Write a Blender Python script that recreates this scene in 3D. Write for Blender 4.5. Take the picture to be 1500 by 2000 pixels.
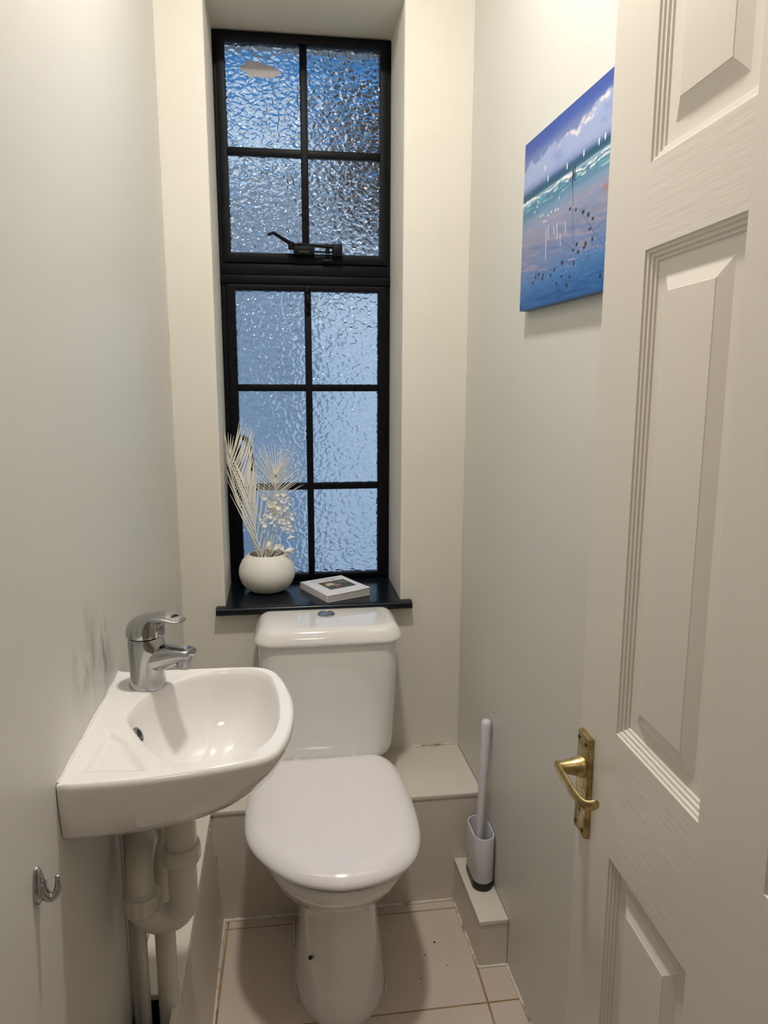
import bpy, bmesh, math, random
import numpy as np
from math import sin, cos, pi, radians, atan2, sqrt
from mathutils import Vector, Matrix, noise
random.seed(7)
for o in list(bpy.data.objects): bpy.data.objects.remove(o)
S = bpy.context.scene
COL = S.collection

# ------------------------------------------------------------------ camera
cd = bpy.data.cameras.new('camera'); cam = bpy.data.objects.new('camera', cd); COL.objects.link(cam)
F_PX, YAW, PITCH, ROLL = 1416.7, 0.138096, 0.183472, 0.003438
cd.sensor_fit = 'VERTICAL'; cd.sensor_height = 36.0; cd.lens = 36.0 * F_PX / 2000.0
cd.clip_start = 0.02; cd.clip_end = 200
_f = Vector((sin(YAW)*cos(PITCH), cos(YAW)*cos(PITCH), -sin(PITCH)))
_r = Vector((cos(YAW), -sin(YAW), 0)); _u = _r.cross(_f)
_rr = cos(ROLL)*_r + sin(ROLL)*_u; _uu = -sin(ROLL)*_r + cos(ROLL)*_u
cam.matrix_world = Matrix(((_rr.x,_uu.x,-_f.x,0),(_rr.y,_uu.y,-_f.y,0),(_rr.z,_uu.z,-_f.z,1.38),(0,0,0,1)))
S.camera = cam

# ------------------------------------------------------------------ world, lights, exposure
W = bpy.data.worlds.new('sky'); S.world = W; W.use_nodes = True
nt = W.node_tree; nt.nodes.clear()
wo = nt.nodes.new('ShaderNodeOutputWorld'); bg = nt.nodes.new('ShaderNodeBackground')
tc = nt.nodes.new('ShaderNodeTexCoord'); sp = nt.nodes.new('ShaderNodeSeparateXYZ'); cr = nt.nodes.new('ShaderNodeValToRGB')
nt.links.new(tc.outputs['Generated'], sp.inputs[0]); nt.links.new(sp.outputs['Z'], cr.inputs[0])
nt.links.new(cr.outputs[0], bg.inputs[0]); nt.links.new(bg.outputs[0], wo.inputs[0])
cr.color_ramp.elements[0].position = 0.0; cr.color_ramp.elements[0].color = (.62,.73,.84,1)
cr.color_ramp.elements[1].position = 0.9; cr.color_ramp.elements[1].color = (.36,.54,.84,1)
bg.inputs[1].default_value = 1.15

def light(name, kind, loc, energy, color, size=.1, rot=None):
    d = bpy.data.lights.new(name, kind); d.energy = energy; d.color = color
    if kind == 'AREA': d.shape = 'DISK'; d.size = size
    else: d.shadow_soft_size = size
    o = bpy.data.objects.new(name, d); COL.objects.link(o); o.location = loc
    if rot: o.rotation_euler = rot
    return o
light('ceiling_lamp_light', 'AREA', (.085, 1.05, 2.64), 18.5, (1.0, .945, .865), .13)
light('hall_fill_light', 'AREA', (.05, -.75, 2.60), 3.0, (1.0, .93, .85), .35)  # added fill lamp behind the camera, lifts the mid tones, no fixture modelled
S.view_settings.view_transform = 'Standard'; S.view_settings.look = 'None'
S.view_settings.exposure = 0.0; S.view_settings.gamma = 1.0; S.view_settings.use_curve_mapping = False

# ------------------------------------------------------------------ helpers
def tag(o, label=None, cat=None, group=None, kind=None):
    if label: o['label'] = label
    if cat: o['category'] = cat
    if group: o['group'] = group
    if kind: o['kind'] = kind
    return o
def empty(name, loc=(0,0,0), parent=None, **k):
    o = bpy.data.objects.new(name, None); COL.objects.link(o); o.location = loc; o.empty_display_size = .05
    if parent: o.parent = parent
    return tag(o, **k)
def obj(name, bm, mat, parent=None, smooth=True, ang=35):
    bmesh.ops.recalc_face_normals(bm, faces=bm.faces[:])
    me = bpy.data.meshes.new(name); bm.to_mesh(me); bm.free()
    if smooth:
        for p in me.polygons: p.use_smooth = True
        me.set_sharp_from_angle(angle=radians(ang))
    mats = mat if isinstance(mat, (list, tuple)) else [mat]
    for m in mats: me.materials.append(m)
    o = bpy.data.objects.new(name, me); COL.objects.link(o)
    if parent:
        o.parent = parent; o.matrix_parent_inverse = Matrix()
        if parent.type == 'EMPTY' and tuple(parent.location) != (0,0,0) and parent.get('world_parts', 1):
            o.location = -Vector(parent.location)   # meshes are given in world coordinates
    return o
def bevel(bm, w, seg=2, edges=None):
    bmesh.ops.bevel(bm, geom=(edges or bm.edges[:]), offset=w, segments=seg, profile=.5, affect='EDGES', clamp_overlap=True)
    return bm
def box(x0,x1,y0,y1,z0,z1,bv=0,seg=2,bm=None):
    own = bm is None
    b = bmesh.new()
    vs = [b.verts.new((x,y,z)) for z in (z0,z1) for y in (y0,y1) for x in (x0,x1)]
    for f in ((0,1,3,2),(4,5,7,6),(0,1,5,4),(2,3,7,6),(0,2,6,4),(1,3,7,5)): b.faces.new([vs[i] for i in f])
    bmesh.ops.recalc_face_normals(b, faces=b.faces[:])
    if bv: bevel(b, bv, seg)
    if own: return b
    return merge(bm, b)
def merge(a, b, M=None):
    if M is not None: bmesh.ops.transform(b, matrix=M, verts=b.verts[:])
    mp = {v: a.verts.new(v.co) for v in b.verts}
    for f in b.faces:
        nf = a.faces.new([mp[v] for v in f.verts]); nf.material_index = f.material_index
    b.free(); return a
def prism(pts, z0, z1, bv=0, seg=2):
    b = bmesh.new(); n = len(pts)
    lo = [b.verts.new((p[0],p[1],z0)) for p in pts]; hi = [b.verts.new((p[0],p[1],z1)) for p in pts]
    b.faces.new(lo[::-1]); b.faces.new(hi)
    for i in range(n): b.faces.new((lo[i],lo[(i+1)%n],hi[(i+1)%n],hi[i]))
    if bv: bevel(b, bv, seg)
    return b
def loft(rings, cap0=True, cap1=True, closed=True):
    b = bmesh.new(); R = [[b.verts.new(p) for p in r] for r in rings]; n = len(rings[0])
    for a, c in zip(R, R[1:]):
        for i in range(n if closed else n-1):
            j = (i+1) % n
            b.faces.new((a[i],a[j],c[j],c[i]))
    if cap0: b.faces.new(R[0][::-1])
    if cap1: b.faces.new(R[-1])
    return b
def lathe(prof, c=(0,0,0), n=40, cap0=True, cap1=True, M=None):
    b = loft([[(r*cos(2*pi*i/n)+c[0], r*sin(2*pi*i/n)+c[1], z+c[2]) for i in range(n)] for r,z in prof], cap0, cap1)
    if M is not None: bmesh.ops.transform(b, matrix=M, verts=b.verts[:])
    return b
def smoothpath(P, k=8):
    P = [Vector(p) for p in P]; out = []
    for i in range(len(P)-1):
        p0 = P[max(i-1,0)]; p1 = P[i]; p2 = P[i+1]; p3 = P[min(i+2,len(P)-1)]
        for j in range(k):
            t = j/k
            out.append(.5*((2*p1)+(p2-p0)*t+(2*p0-5*p1+4*p2-p3)*t*t+(3*p1-p0-3*p2+p3)*t**3))
    out.append(P[-1]); return out
def tube(P, r, n=16, cap=True, flat=None, up=Vector((0,0,1))):
    """tube along P; r is a number or a list; flat=(w,h) list of half sizes instead of r"""
    P = [Vector(p) for p in P]; rings = []
    t = (P[1]-P[0]).normalized(); a = t.cross(up)
    if a.length < .05: a = t.cross(Vector((0,1,0)))
    a.normalize()
    for i, p in enumerate(P):
        t2 = (P[min(i+1,len(P)-1)]-P[max(i-1,0)]).normalized()
        a = (a - t2*a.dot(t2)).normalized(); bb = t2.cross(a)
        if flat: w,h = flat[i] if isinstance(flat, list) else flat
        else: w = h = (r[i] if isinstance(r,(list,tuple)) else r)
        rings.append([p + a*(w*cos(2*pi*k/n)) + bb*(h*sin(2*pi*k/n)) for k in range(n)])
    return loft(rings, cap, cap)
def capsule(cx, cy, hx, hy, n=48):
    """rounded-end outline (stadium) long in y"""
    pts = []
    for i in range(n):
        a = 2*pi*i/n; x = hx*cos(a); y = hx*sin(a)
        pts.append((cx+x, cy+y+(hy-hx)*(1 if sin(a) > 0 else -1)))
    return pts
def sellipse(cx, cy, hx, yf, yb, n=72, e=2.3, eb=3.2):
    """egg outline: front (low y) round, back squarer"""
    cyy = yf + (yb-yf)*.48; out = []
    for i in range(n):
        a = 2*pi*i/n; c, s = cos(a), sin(a)
        ex = eb if s > 0 else e
        k = (abs(c)**ex + abs(s)**ex)**(-1/ex)
        hy = (yb-cyy) if s > 0 else (cyy-yf)
        out.append((cx+hx*c*k, cyy+hy*s*k))
    return out

# ------------------------------------------------------------------ materials
def mat(name, col, rough=.5, metal=0., bump=None, vary=None, coat=0., ior=1.5, sss=0., spec=None):
    m = bpy.data.materials.new(name); m.use_nodes = True; t = m.node_tree; N = t.nodes; L = t.links
    p = N['Principled BSDF']; p.inputs['Base Color'].default_value = (*col,1); p.inputs['Roughness'].default_value = rough
    p.inputs['Metallic'].default_value = metal; p.inputs['Coat Weight'].default_value = coat; p.inputs['IOR'].default_value = ior
    p.inputs['Coat Roughness'].default_value = .05
    if spec is not None: p.inputs['Specular IOR Level'].default_value = spec
    if sss: p.inputs['Subsurface Weight'].default_value = sss; p.inputs['Subsurface Radius'].default_value = (.01,.01,.01)
    co = N.new('ShaderNodeTexCoord')
    if vary:   # (scale, darker colour, low, high, stretch)
        mp = N.new('ShaderNodeMapping'); mp.inputs['Scale'].default_value = vary[4] if len(vary) > 4 else (1,1,1)
        nz = N.new('ShaderNodeTexNoise'); nz.inputs['Scale'].default_value = vary[0]; nz.inputs['Detail'].default_value = 5
        rp = N.new('ShaderNodeValToRGB'); rp.color_ramp.elements[0].position = vary[2]; rp.color_ramp.elements[1].position = vary[3]
        rp.color_ramp.elements[0].color = (*vary[1],1); rp.color_ramp.elements[1].color = (*col,1)
        L.new(co.outputs['Object'], mp.inputs[0]); L.new(mp.outputs[0], nz.inputs['Vector']); L.new(nz.outputs['Fac'], rp.inputs[0]); L.new(rp.outputs[0], p.inputs['Base Color'])
    if bump:   # (scale, strength, distance, stretch)
        mp2 = N.new('ShaderNodeMapping'); mp2.inputs['Scale'].default_value = bump[3] if len(bump) > 3 else (1,1,1)
        n2 = N.new('ShaderNodeTexNoise'); n2.inputs['Scale'].default_value = bump[0]; n2.inputs['Detail'].default_value = 4
        bp = N.new('ShaderNodeBump'); bp.inputs['Strength'].default_value = bump[1]; bp.inputs['Distance'].default_value = bump[2]
        L.new(co.outputs['Object'], mp2.inputs[0]); L.new(mp2.outputs[0], n2.inputs['Vector']); L.new(n2.outputs['Fac'], bp.inputs['Height']); L.new(bp.outputs[0], p.inputs['Normal'])
    return m
M_wall_side = mat('side_wall_paint', (.66,.65,.61), .42, bump=(9,.25,.004), vary=(1.6,(.64,.63,.59),.35,.65))
M_wall_back = mat('back_wall_paint', (.72,.695,.62), .5, bump=(14,.35,.004), vary=(2.5,(.70,.67,.595),.35,.65))
M_wall_hall = mat('hall_wall_paint', (.62,.56,.48), .6, bump=(14,.2,.003))
M_ceil = mat('ceiling_paint', (.80,.78,.74), .7, bump=(20,.2,.002))
M_box = mat('boxing_paint', (.69,.64,.565), .38, bump=(18,.3,.003), vary=(5,(.65,.60,.52),.3,.6))
M_door = mat('door_gloss_paint', (.70,.655,.59), .33, bump=(40,.06,.002))
M_grain_h = mat('door_grain_rail', (.70,.655,.59), .33, bump=(24,.30,.0016,(1,.45,6)))
M_grain_v = mat('door_grain_stile', (.70,.655,.59), .33, bump=(20,.10,.001,(1,5,.4)))
M_tile = mat('floor_tile_glaze', (.62,.525,.455), .32, bump=(30,.12,.001), vary=(7,(.57,.47,.395),.25,.65))
M_grout = mat('grout', (.42,.31,.16), .85, bump=(60,.4,.002), vary=(12,(.24,.15,.06),.3,.7))
M_dark = mat('dark_shade_and_crumb', (.035,.03,.025), .9, bump=(30,.4,.01))  # near-black for crumbs and for shade painted inside the open boxing
M_seal = mat('white_sealant', (.72,.68,.60), .5, bump=(60,.6,.003), vary=(25,(.30,.22,.14),.30,.48))
M_ceramic = mat('vitreous_china', (.82,.80,.785), .08, coat=.5)
M_seat = mat('seat_plastic', (.83,.80,.81), .16, coat=.25)
M_chrome = mat('chrome', (.46,.465,.47), .09, 1.0)
M_dkchrome = mat('chrome_dull', (.33,.33,.34), .25, 1.0)
M_rubber = mat('black_rubber', (.01,.01,.012), .5)
M_black = mat('black_window_paint', (.0030,.0033,.0048), .45, bump=(60,.25,.0015), vary=(30,(.005,.005,.007),.4,.6), spec=.14)
M_sill = mat('black_sill_paint', (.004,.007,.012), .22, bump=(25,.12,.001), spec=.35)
M_pvc = mat('white_pipe_plastic', (.64,.61,.54), .36)
M_pvc2 = mat('white_pipe_nut_plastic', (.62,.59,.52), .42)
M_brass = mat('worn_brass', (.54,.42,.20), .32, 1.0, bump=(50,.15,.001), vary=(70,(.26,.19,.075),.32,.58))
M_res = mat('tan_residue', (.52,.48,.44), .7)
M_res.node_tree.nodes['Principled BSDF'].inputs['Alpha'].default_value = .72
M_screw = mat('dark_screw', (.10,.07,.03), .5, 1.0)
M_vase = mat('matt_white_ceramic', (.82,.80,.75), .62)
M_vasein = mat('dark_moss', (.25,.20,.14), .9, bump=(120,1,.01))
M_palm = mat('bleached_palm', (.86,.83,.74), .7)
M_petal = mat('cream_petal', (.90,.89,.84), .7)
M_petal.node_tree.nodes['Principled BSDF'].inputs['Alpha'].default_value = .88
M_petal_c = mat('petal_centre', (.80,.70,.38), .8)
M_paper = mat('white_paper', (.80,.78,.80), .55)
M_pages = mat('page_edges', (.56,.53,.51), .8, bump=(300,.5,.001,(1,1,60)))
M_ink = mat('pale_grey_ink', (.40,.43,.45), .7)
M_brush = mat('lilac_white_plastic', (.66,.64,.69), .35)
M_brushin = mat('brush_grey', (.42,.42,.45), .5)
M_brushbase = mat('black_base_plastic', (.010,.010,.012), .35)
M_canvas = mat('canvas_edge', (.12,.22,.34), .7)
M_bulb = mat('lamp_cap', (.8,.8,.78), .5)

def wall_stain(m):
    """grey scuffs on the left wall above the basin"""
    t = m.node_tree; N = t.nodes; L = t.links; p = N['Principled BSDF']
    src = p.inputs['Base Color'].links[0].from_socket
    co = N.new('ShaderNodeTexCoord')
    def spot(c, s, sc):
        mp = N.new('ShaderNodeMapping'); mp.vector_type = 'TEXTURE'; mp.inputs['Location'].default_value = c; mp.inputs['Scale'].default_value = s
        gr = N.new('ShaderNodeTexGradient'); gr.gradient_type = 'SPHERICAL'
        L.new(co.outputs['Object'], mp.inputs[0]); L.new(mp.outputs[0], gr.inputs[0])
        nz = N.new('ShaderNodeTexNoise'); nz.inputs['Scale'].default_value = sc; nz.inputs['Detail'].default_value = 6
        m2 = N.new('ShaderNodeMapping'); m2.inputs['Scale'].default_value = (1,2.6,1); L.new(co.outputs['Object'], m2.inputs[0]); L.new(m2.outputs[0], nz.inputs[0])
        rp = N.new('ShaderNodeMapRange'); rp.inputs[1].default_value = .42; rp.inputs[2].default_value = .68; L.new(nz.outputs['Fac'], rp.inputs[0])
        mu = N.new('ShaderNodeMath'); mu.operation = 'MULTIPLY'; L.new(gr.outputs['Fac'], mu.inputs[0]); L.new(rp.outputs[0], mu.inputs[1]); return mu.outputs[0]
    a = spot((-.281,1.115,.955), (.3,.035,.075), 22); b = spot((-.281,1.02,.985), (.3,.09,.10), 16)
    ad = N.new('ShaderNodeMath'); ad.operation = 'MULTIPLY_ADD'; L.new(a, ad.inputs[0]); ad.inputs[1].default_value = 1.6; L.new(b, ad.inputs[2]); ad.use_clamp = True
    mx = N.new('ShaderNodeMix'); mx.data_type = 'RGBA'; L.new(ad.outputs[0], mx.inputs[0]); L.new(src, mx.inputs[6]); mx.inputs[7].default_value = (.33,.31,.28,1)
    L.new(mx.outputs[2], p.inputs['Base Color'])
M_wall_left = M_wall_side.copy(); M_wall_left.name = 'left_wall_paint'; wall_stain(M_wall_left)

def glass_mat():
    m = bpy.data.materials.new('hammered_glass'); m.use_nodes = True; t = m.node_tree; N = t.nodes; L = t.links
    p = N['Principled BSDF']; p.inputs['Base Color'].default_value = (.93,.97,1,1)
    p.inputs['Transmission Weight'].default_value = 1; p.inputs['Roughness'].default_value = .07; p.inputs['IOR'].default_value = 1.45
    co = N.new('ShaderNodeTexCoord'); nz = N.new('ShaderNodeTexNoise'); nz.inputs['Scale'].default_value = 22; nz.inputs['Detail'].default_value = 2
    mx = N.new('ShaderNodeMix'); mx.data_type = 'VECTOR'; mx.inputs[0].default_value = .022
    L.new(co.outputs['Object'], nz.inputs['Vector']); L.new(co.outputs['Object'], mx.inputs[4]); L.new(nz.outputs['Color'], mx.inputs[5])
    mp = N.new('ShaderNodeMapping'); mp.inputs['Scale'].default_value = (1,1,1.25); L.new(mx.outputs[1], mp.inputs[0])
    v = N.new('ShaderNodeTexVoronoi'); v.feature = 'SMOOTH_F1'; v.inputs['Scale'].default_value = 62; v.inputs['Smoothness'].default_value = .35; L.new(mp.outputs[0], v.inputs['Vector'])
    v2 = N.new('ShaderNodeTexVoronoi'); v2.feature = 'DISTANCE_TO_EDGE'; v2.inputs['Scale'].default_value = 62; L.new(mp.outputs[0], v2.inputs['Vector'])
    ad = N.new('ShaderNodeMath'); ad.operation = 'MULTIPLY_ADD'; L.new(v2.outputs['Distance'], ad.inputs[0]); ad.inputs[1].default_value = -.35; L.new(v.outputs['Distance'], ad.inputs[2])
    bp = N.new('ShaderNodeBump'); bp.inputs['Strength'].default_value = .66; bp.inputs['Distance'].default_value = .006
    L.new(ad.outputs[0], bp.inputs['Height']); L.new(bp.outputs[0], p.inputs['Normal'])
    return m
M_glass = glass_mat()
def vcol_mat(name, rough=.5, bump=0):
    m = bpy.data.materials.new(name); m.use_nodes = True; t = m.node_tree; p = t.nodes['Principled BSDF']
    a = t.nodes.new('ShaderNodeVertexColor'); a.layer_name = 'paint'; t.links.new(a.outputs[0], p.inputs['Base Color']); p.inputs['Roughness'].default_value = rough
    if bump:
        n = t.nodes.new('ShaderNodeTexNoise'); n.inputs['Scale'].default_value = 300; b = t.nodes.new('ShaderNodeBump'); b.inputs['Strength'].default_value = bump; b.inputs['Distance'].default_value = .001
        c = t.nodes.new('ShaderNodeTexCoord'); t.links.new(c.outputs['Object'], n.inputs[0]); t.links.new(n.outputs['Fac'], b.inputs['Height']); t.links.new(b.outputs[0], p.inputs['Normal'])
    return m

# ------------------------------------------------------------------ the room
XL, YB, ZC = -.281, 1.943, 2.75
XR = lambda y: .493 + .02*(YB-y)
WX0, WX1, WZ0, WZ1 = -.1665, .3175, .765, 2.29     # window opening
YO = 2.30                                          # outer face of the window wall
Y0 = .175                                          # inner face of the front wall

b = bmesh.new()   # back wall with its opening
def rect(y, x0, x1, z0, z1): return [b.verts.new(p) for p in ((x0,y,z0),(x1,y,z0),(x1,y,z1),(x0,y,z1))]
o0 = rect(YB, XL-.12, .66, -.02, ZC+.1); i0 = rect(YB, WX0, WX1, WZ0-.02, WZ1); o1 = rect(YO, XL-.12, .66, -.02, ZC+.1); i1 = rect(YO, WX0, WX1, WZ0-.02, WZ1)
for k in range(4):
    j = (k+1) % 4
    b.faces.new((o0[k],o0[j],i0[j],i0[k])); b.faces.new((o1[k],o1[j],i1[j],i1[k])); b.faces.new((i0[k],i0[j],i1[j],i1[k])); b.faces.new((o0[k],o0[j],o1[j],o1[k]))
edges = [e for e in b.edges if all(v in i0 for v in e.verts)]
bevel(b, .0045, 3, edges)
tag(obj('wall_back', b, M_wall_back), 'cream painted back wall with the deep window recess', 'wall', kind='structure')
b = prism([(XL-.12,-1.4),(XL,-1.4),(XL,YB),(XL-.12,YB)], -.02, ZC+.1)
tag(obj('wall_left', b, M_wall_left, smooth=False), 'off-white left wall with grey scuffs above the basin', 'wall', kind='structure')
b = prism([(XR(YB),YB),(XR(Y0),Y0),(.66,Y0),(.66,YB)], -.02, ZC+.1)
tag(obj('wall_right', b, M_wall_side, smooth=False), 'off-white right wall behind the open door', 'wall', kind='structure')
b = box(-.40,.66,-1.5,YO,ZC,ZC+.1)
tag(obj('ceiling', b, M_ceil, smooth=False), 'white ceiling above the toilet room', 'ceiling', kind='structure')
b = box(.43,.66,.06,Y0,-.02,ZC); box(XL,.43,.06,Y0,2.02,ZC,bm=b)
tag(obj('wall_front', b, M_wall_hall, smooth=False), 'wall around the doorway behind the camera', 'wall', kind='structure')
b = box(.95,1.05,-1.5,.06,-.02,ZC); box(.66,.95,-.04,.06,-.02,ZC,bm=b)
tag(obj('wall_hall_right', b, M_wall_hall, smooth=False), 'hall wall right of the doorway', 'wall', kind='structure')
b = box(-.40,1.05,-1.5,-1.4,-.02,ZC)
tag(obj('wall_hall_back', b, M_wall_hall, smooth=False), 'hall wall behind the camera', 'wall', kind='structure')
b = box(.66,1.05,-1.5,.06,ZC,ZC+.1)
tag(obj('ceiling_hall', b, M_ceil, smooth=False), 'hall ceiling behind the camera', 'ceiling', kind='structure')

# floor: grout bed + single tiles
fl = empty('floor', (0,0,0), label='beige ceramic tiled floor with yellowed grout lines', cat='floor', kind='structure')
obj('grout_bed', box(-.40,1.05,-1.5,YB,-.03,-.0022), M_grout, fl, smooth=False)
tm = {}
for jx in range(3):
    x0 = -.172 + .601*(jx-1) ; x1 = x0+.601
    for jy in range(10):
        y1 = 1.656-.3*(jy-1); y0 = y1-.3
        a0, a1 = max(x0, XL if jx == 0 else x0), x1
        if jx == 2: a1 = min(x1, .97)
        if y1 > 1.70: y1 = 1.70
        if y1 - y0 < .02: continue
        sx = lambda y: .018*(y-1.40)      # the joints run slightly out of square
        g = .0021
        pts = [(a0+g+sx(y0),y0+g),(a1-g+sx(y0),y0+g),(a1-g+sx(y1),y1-g),(a0+g+sx(y1),y1-g)]
        obj('tile', prism(pts, -.010, 0.0, .0009, 1), M_tile, fl, smooth=False)
# specks on the tiles
b = bmesh.new()
for (x,y,r) in ((.345,1.545,.0028),(.315,1.508,.0022),(.36,1.47,.0014),(.245,1.60,.0012),(-.09,1.48,.0014),(.29,1.44,.0015)):
    merge(b, lathe([(r*1.1,0.0),(r,.0006),(r*.3,.001)], (x,y,0), 8))
tag(obj('crumb', b, M_dark), 'tiny dark crumbs on the beige tile right of the toilet foot', 'crumbs', kind='stuff')

def bead(pts, r, parent, name='sealant_bead', seed=0, m=None, n=8):
    P = []
    for a, c in zip(pts, pts[1:]):
        a, c = Vector(a), Vector(c); k = max(2, int((c-a).length/.012))
        P += [a.lerp(c, i/k) for i in range(k)]
    P.append(Vector(pts[-1])); R = []
    for i, p in enumerate(P):
        w = noise.noise(Vector((p.x*60+seed, p.y*60, p.z*60)))
        R.append(max(r*.35, r*(1+.75*w)))
        P[i] = p + Vector((noise.noise(p*45+Vector((seed,0,3))), noise.noise(p*45+Vector((0,seed,7))), 0))*r*.35
    return obj(name, tube(P, R, n), m or M_seal, parent)

# ------------------------------------------------------------------ boxed-in ledges
ZL = .312
rb = empty('trim_1', (0,0,0), label='painted boxed-in ledge across the back wall behind the toilet', cat='ledge', kind='structure')
yf = 1.686
obj('front_board', prism([(-.196,yf),(XR(yf)-.001,yf),(XR(yf)-.001,yf+.012),(-.196,yf+.012)], .0005, ZL-.0125, .001, 1), M_box, rb, smooth=False)
obj('top_board', prism([(XL+.001,yf-.002),(XR(yf)-.001,yf-.002),(XR(YB)-.001,YB-.001),(XL+.001,YB-.001)], ZL-.012, ZL, .0015, 2), M_box, rb)
for (x,y) in ((.447,1.722),(.448,1.921),(.318,1.895),(.40,1.93)):
    obj('screw_cap', lathe([(.0052,0),(.005,.0012),(.002,.0018)], (x,y,ZL), 14), M_box, rb)
bead([(-.19,YB-.001,ZL+.001),(XR(YB),YB-.001,ZL+.001)], .0024, rb, seed=2)
bead([(-.178,yf-.001,.002),(XR(yf),yf-.001,.002)], .0042, rb, seed=5)
lb = empty('trim_2', (0,0,0), label='low painted pipe boxing along the left wall under the basin', cat='ledge', kind='structure')
b = bmesh.new()   # leaning side board
q = [(-.178,.0005),(-.1990,ZL-.0125),(-.211,ZL-.0125),(-.190,.0005)]
merge(b, loft([[(x,y,z) for x,z in q] for y in (.30, yf-.0005)]))
merge(b, box(-.2110,-.1994,.30,1.1425,ZL-.0125,ZL))
obj('side_board', b, M_box, lb, smooth=False)
obj('top_board', box(XL+.001,-.1992,1.143,yf-.0025,ZL-.012,ZL,.0012,1), M_box, lb, smooth=False)
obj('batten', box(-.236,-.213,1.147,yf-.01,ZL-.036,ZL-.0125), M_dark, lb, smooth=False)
obj('void_shade_sheet', box(XL+.0005,-.214,.30,yf-.003,.0006,.003), M_dark, lb, smooth=False)  # dark sheet put in as the shade at the bottom of the open boxing
obj('wall_shade_sheet', box(XL+.0002,XL+.0012,.30,yf-.003,.004,ZL-.03), M_dark, lb, smooth=False)  # same painted shade on the wall side of the boxing
bead([(-.1775,yf,.002),(-.1775,1.10,.002)], .0042, lb, seed=9)
bead([(-.1785,yf-.001,.004),(-.1995,yf-.001,ZL-.02)], .0026, lb, seed=11)
obj('nail_head', lathe([(.004,0),(.0038,.0015),(.001,.002)], (0,0,0), 12, M=Matrix.Translation((-.1985,1.655,.283)) @ Matrix.Rotation(pi/2,4,'Y')), M_box, lb)
sb = empty('trim_3', (0,0,0), label='small low painted box section against the right wall under the brush', cat='ledge', kind='structure')
q0, q1 = 1.453, yf-.001
obj('box_front', prism([(.433,q0),(XR(q0)-.001,q0),(XR(q1)-.001,q1),(.427,q1)], .0005, .113, .001, 1), M_box, sb, smooth=False)
obj('top_board', prism([(.4315,q0-.002),(XR(q0)-.001,q0-.002),(XR(q1)-.001,q1),(.4255,q1)], .1135, .125, .0012, 2), M_box, sb)
bead([(.4245,q1,.002),(.4315,q0,.002),(XR(q0),q0-.001,.002)], .0028, sb, seed=14)
bb_ = empty('baseboard_right', (0,0,0), label='white sealant line along the foot of the right wall', cat='sealant', kind='structure')
bead([(XR(q0)-.001,q0-.004,.002),(XR(1.1)-.001,1.1,.002),(XR(.95)-.001,.95,.002)], .0034, bb_, seed=21)
wb = empty('trim_4', (0,0,0), label='thin rough paint bead in the back corners of the wall', cat='trim', kind='structure')
bead([(XL+.001,YB-.001,ZL),(XL+.001,YB-.001,2.74)], .0016, wb, 'corner_bead', 31, M_wall_back)
bead([(XR(YB)-.001,YB-.001,ZL),(XR(YB)-.001,YB-.001,2.74)], .0016, wb, 'corner_bead', 33, M_wall_back)

# ------------------------------------------------------------------ window
win = empty('window_1', (0,0,0), label='tall black-painted metal window with ten patterned glass panes', cat='window', kind='structure')
YF = 2.165
def ringframe(x0,x1,z0,z1,w,y0,y1,steps=((0,0),),bv=.0015,wb_=None,wt=None):
    """rectangular frame, mitred"""
    wt = w if wt is None else wt; wb2 = w if wb_ is None else wb_
    b = bmesh.new()
    def R(y,a,c,d,e): return [b.verts.new(p) for p in ((a,y,d),(c,y,d),(c,y,e),(a,y,e))]
    L = [R(y1,x0,x1,z0,z1),R(y0,x0,x1,z0,z1),R(y0,x0+w,x1-w,z0+wb2,z1-wt),R(y1,x0+w,x1-w,z0+wb2,z1-wt)]
    for A,B in zip(L, L[1:]+L[:1]):
        for k in range(4):
            j = (k+1)%4; b.faces.new((A[k],A[j],B[j],B[k]))
    bevel(b, bv, 2); return b
obj('outer_frame', ringframe(WX0+.0005,WX1-.0005,.7665,2.2895,.014,YF+.006,YF+.05), M_black, win)
# upper opening sash, lower fixed light
US = (-.155,.307,1.697,2.283); LS = (-.151,.307,.772,1.640)
up_ = obj('upper_sash', ringframe(*US,.021,YF-.004,YF+.034,wb_=.026,wt=.020), M_black, win)
lo_ = obj('lower_sash', ringframe(*LS,.0245,YF+.002,YF+.034,wb_=.013,wt=.018), M_black, win)
b = box(WX0+.001,WX1-.001,YF-.002,YF+.04,1.640,1.663,.002); box(WX0+.001,WX1-.001,YF+.002,YF+.04,1.664,1.696,.003,bm=b)
obj('transom', b, M_black, win)
def bars(xc, zs, z0, z1, x0, x1, wv=.0105, wh=.0105):
    obj('glazing_bar', box(xc-wv,xc+wv,YF+.006,YF+.03,z0,z1,.002), M_black, win)
    for z in zs: obj('glazing_bar', box(x0,x1,YF+.0075,YF+.029,z-wh,z+wh,.002), M_black, win)
bars(.0755,[1.9905],1.722,2.264,-.135,.287,.0100,.0100)
bars(.0785,[1.349,1.0565],.784,1.623,-.128,.284,.0095,.0100)
def pane(x0,x1,z0,z1): obj('glass_pane', box(x0,x1,YF+.016,YF+.020,z0,z1), M_glass, win, smooth=False)
for (z0,z1) in ((1.722,1.981),(2.000,2.264)):
    pane(-.1345,.066,z0,z1); pane(.085,.2865,z0,z1)
for (z0,z1) in ((.784,1.047),(1.066,1.339),(1.359,1.623)):
    pane(-.127,.0695,z0,z1); pane(.0875,.283,z0,z1)
b = bmesh.new(); random.seed(12); pts = []
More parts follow.
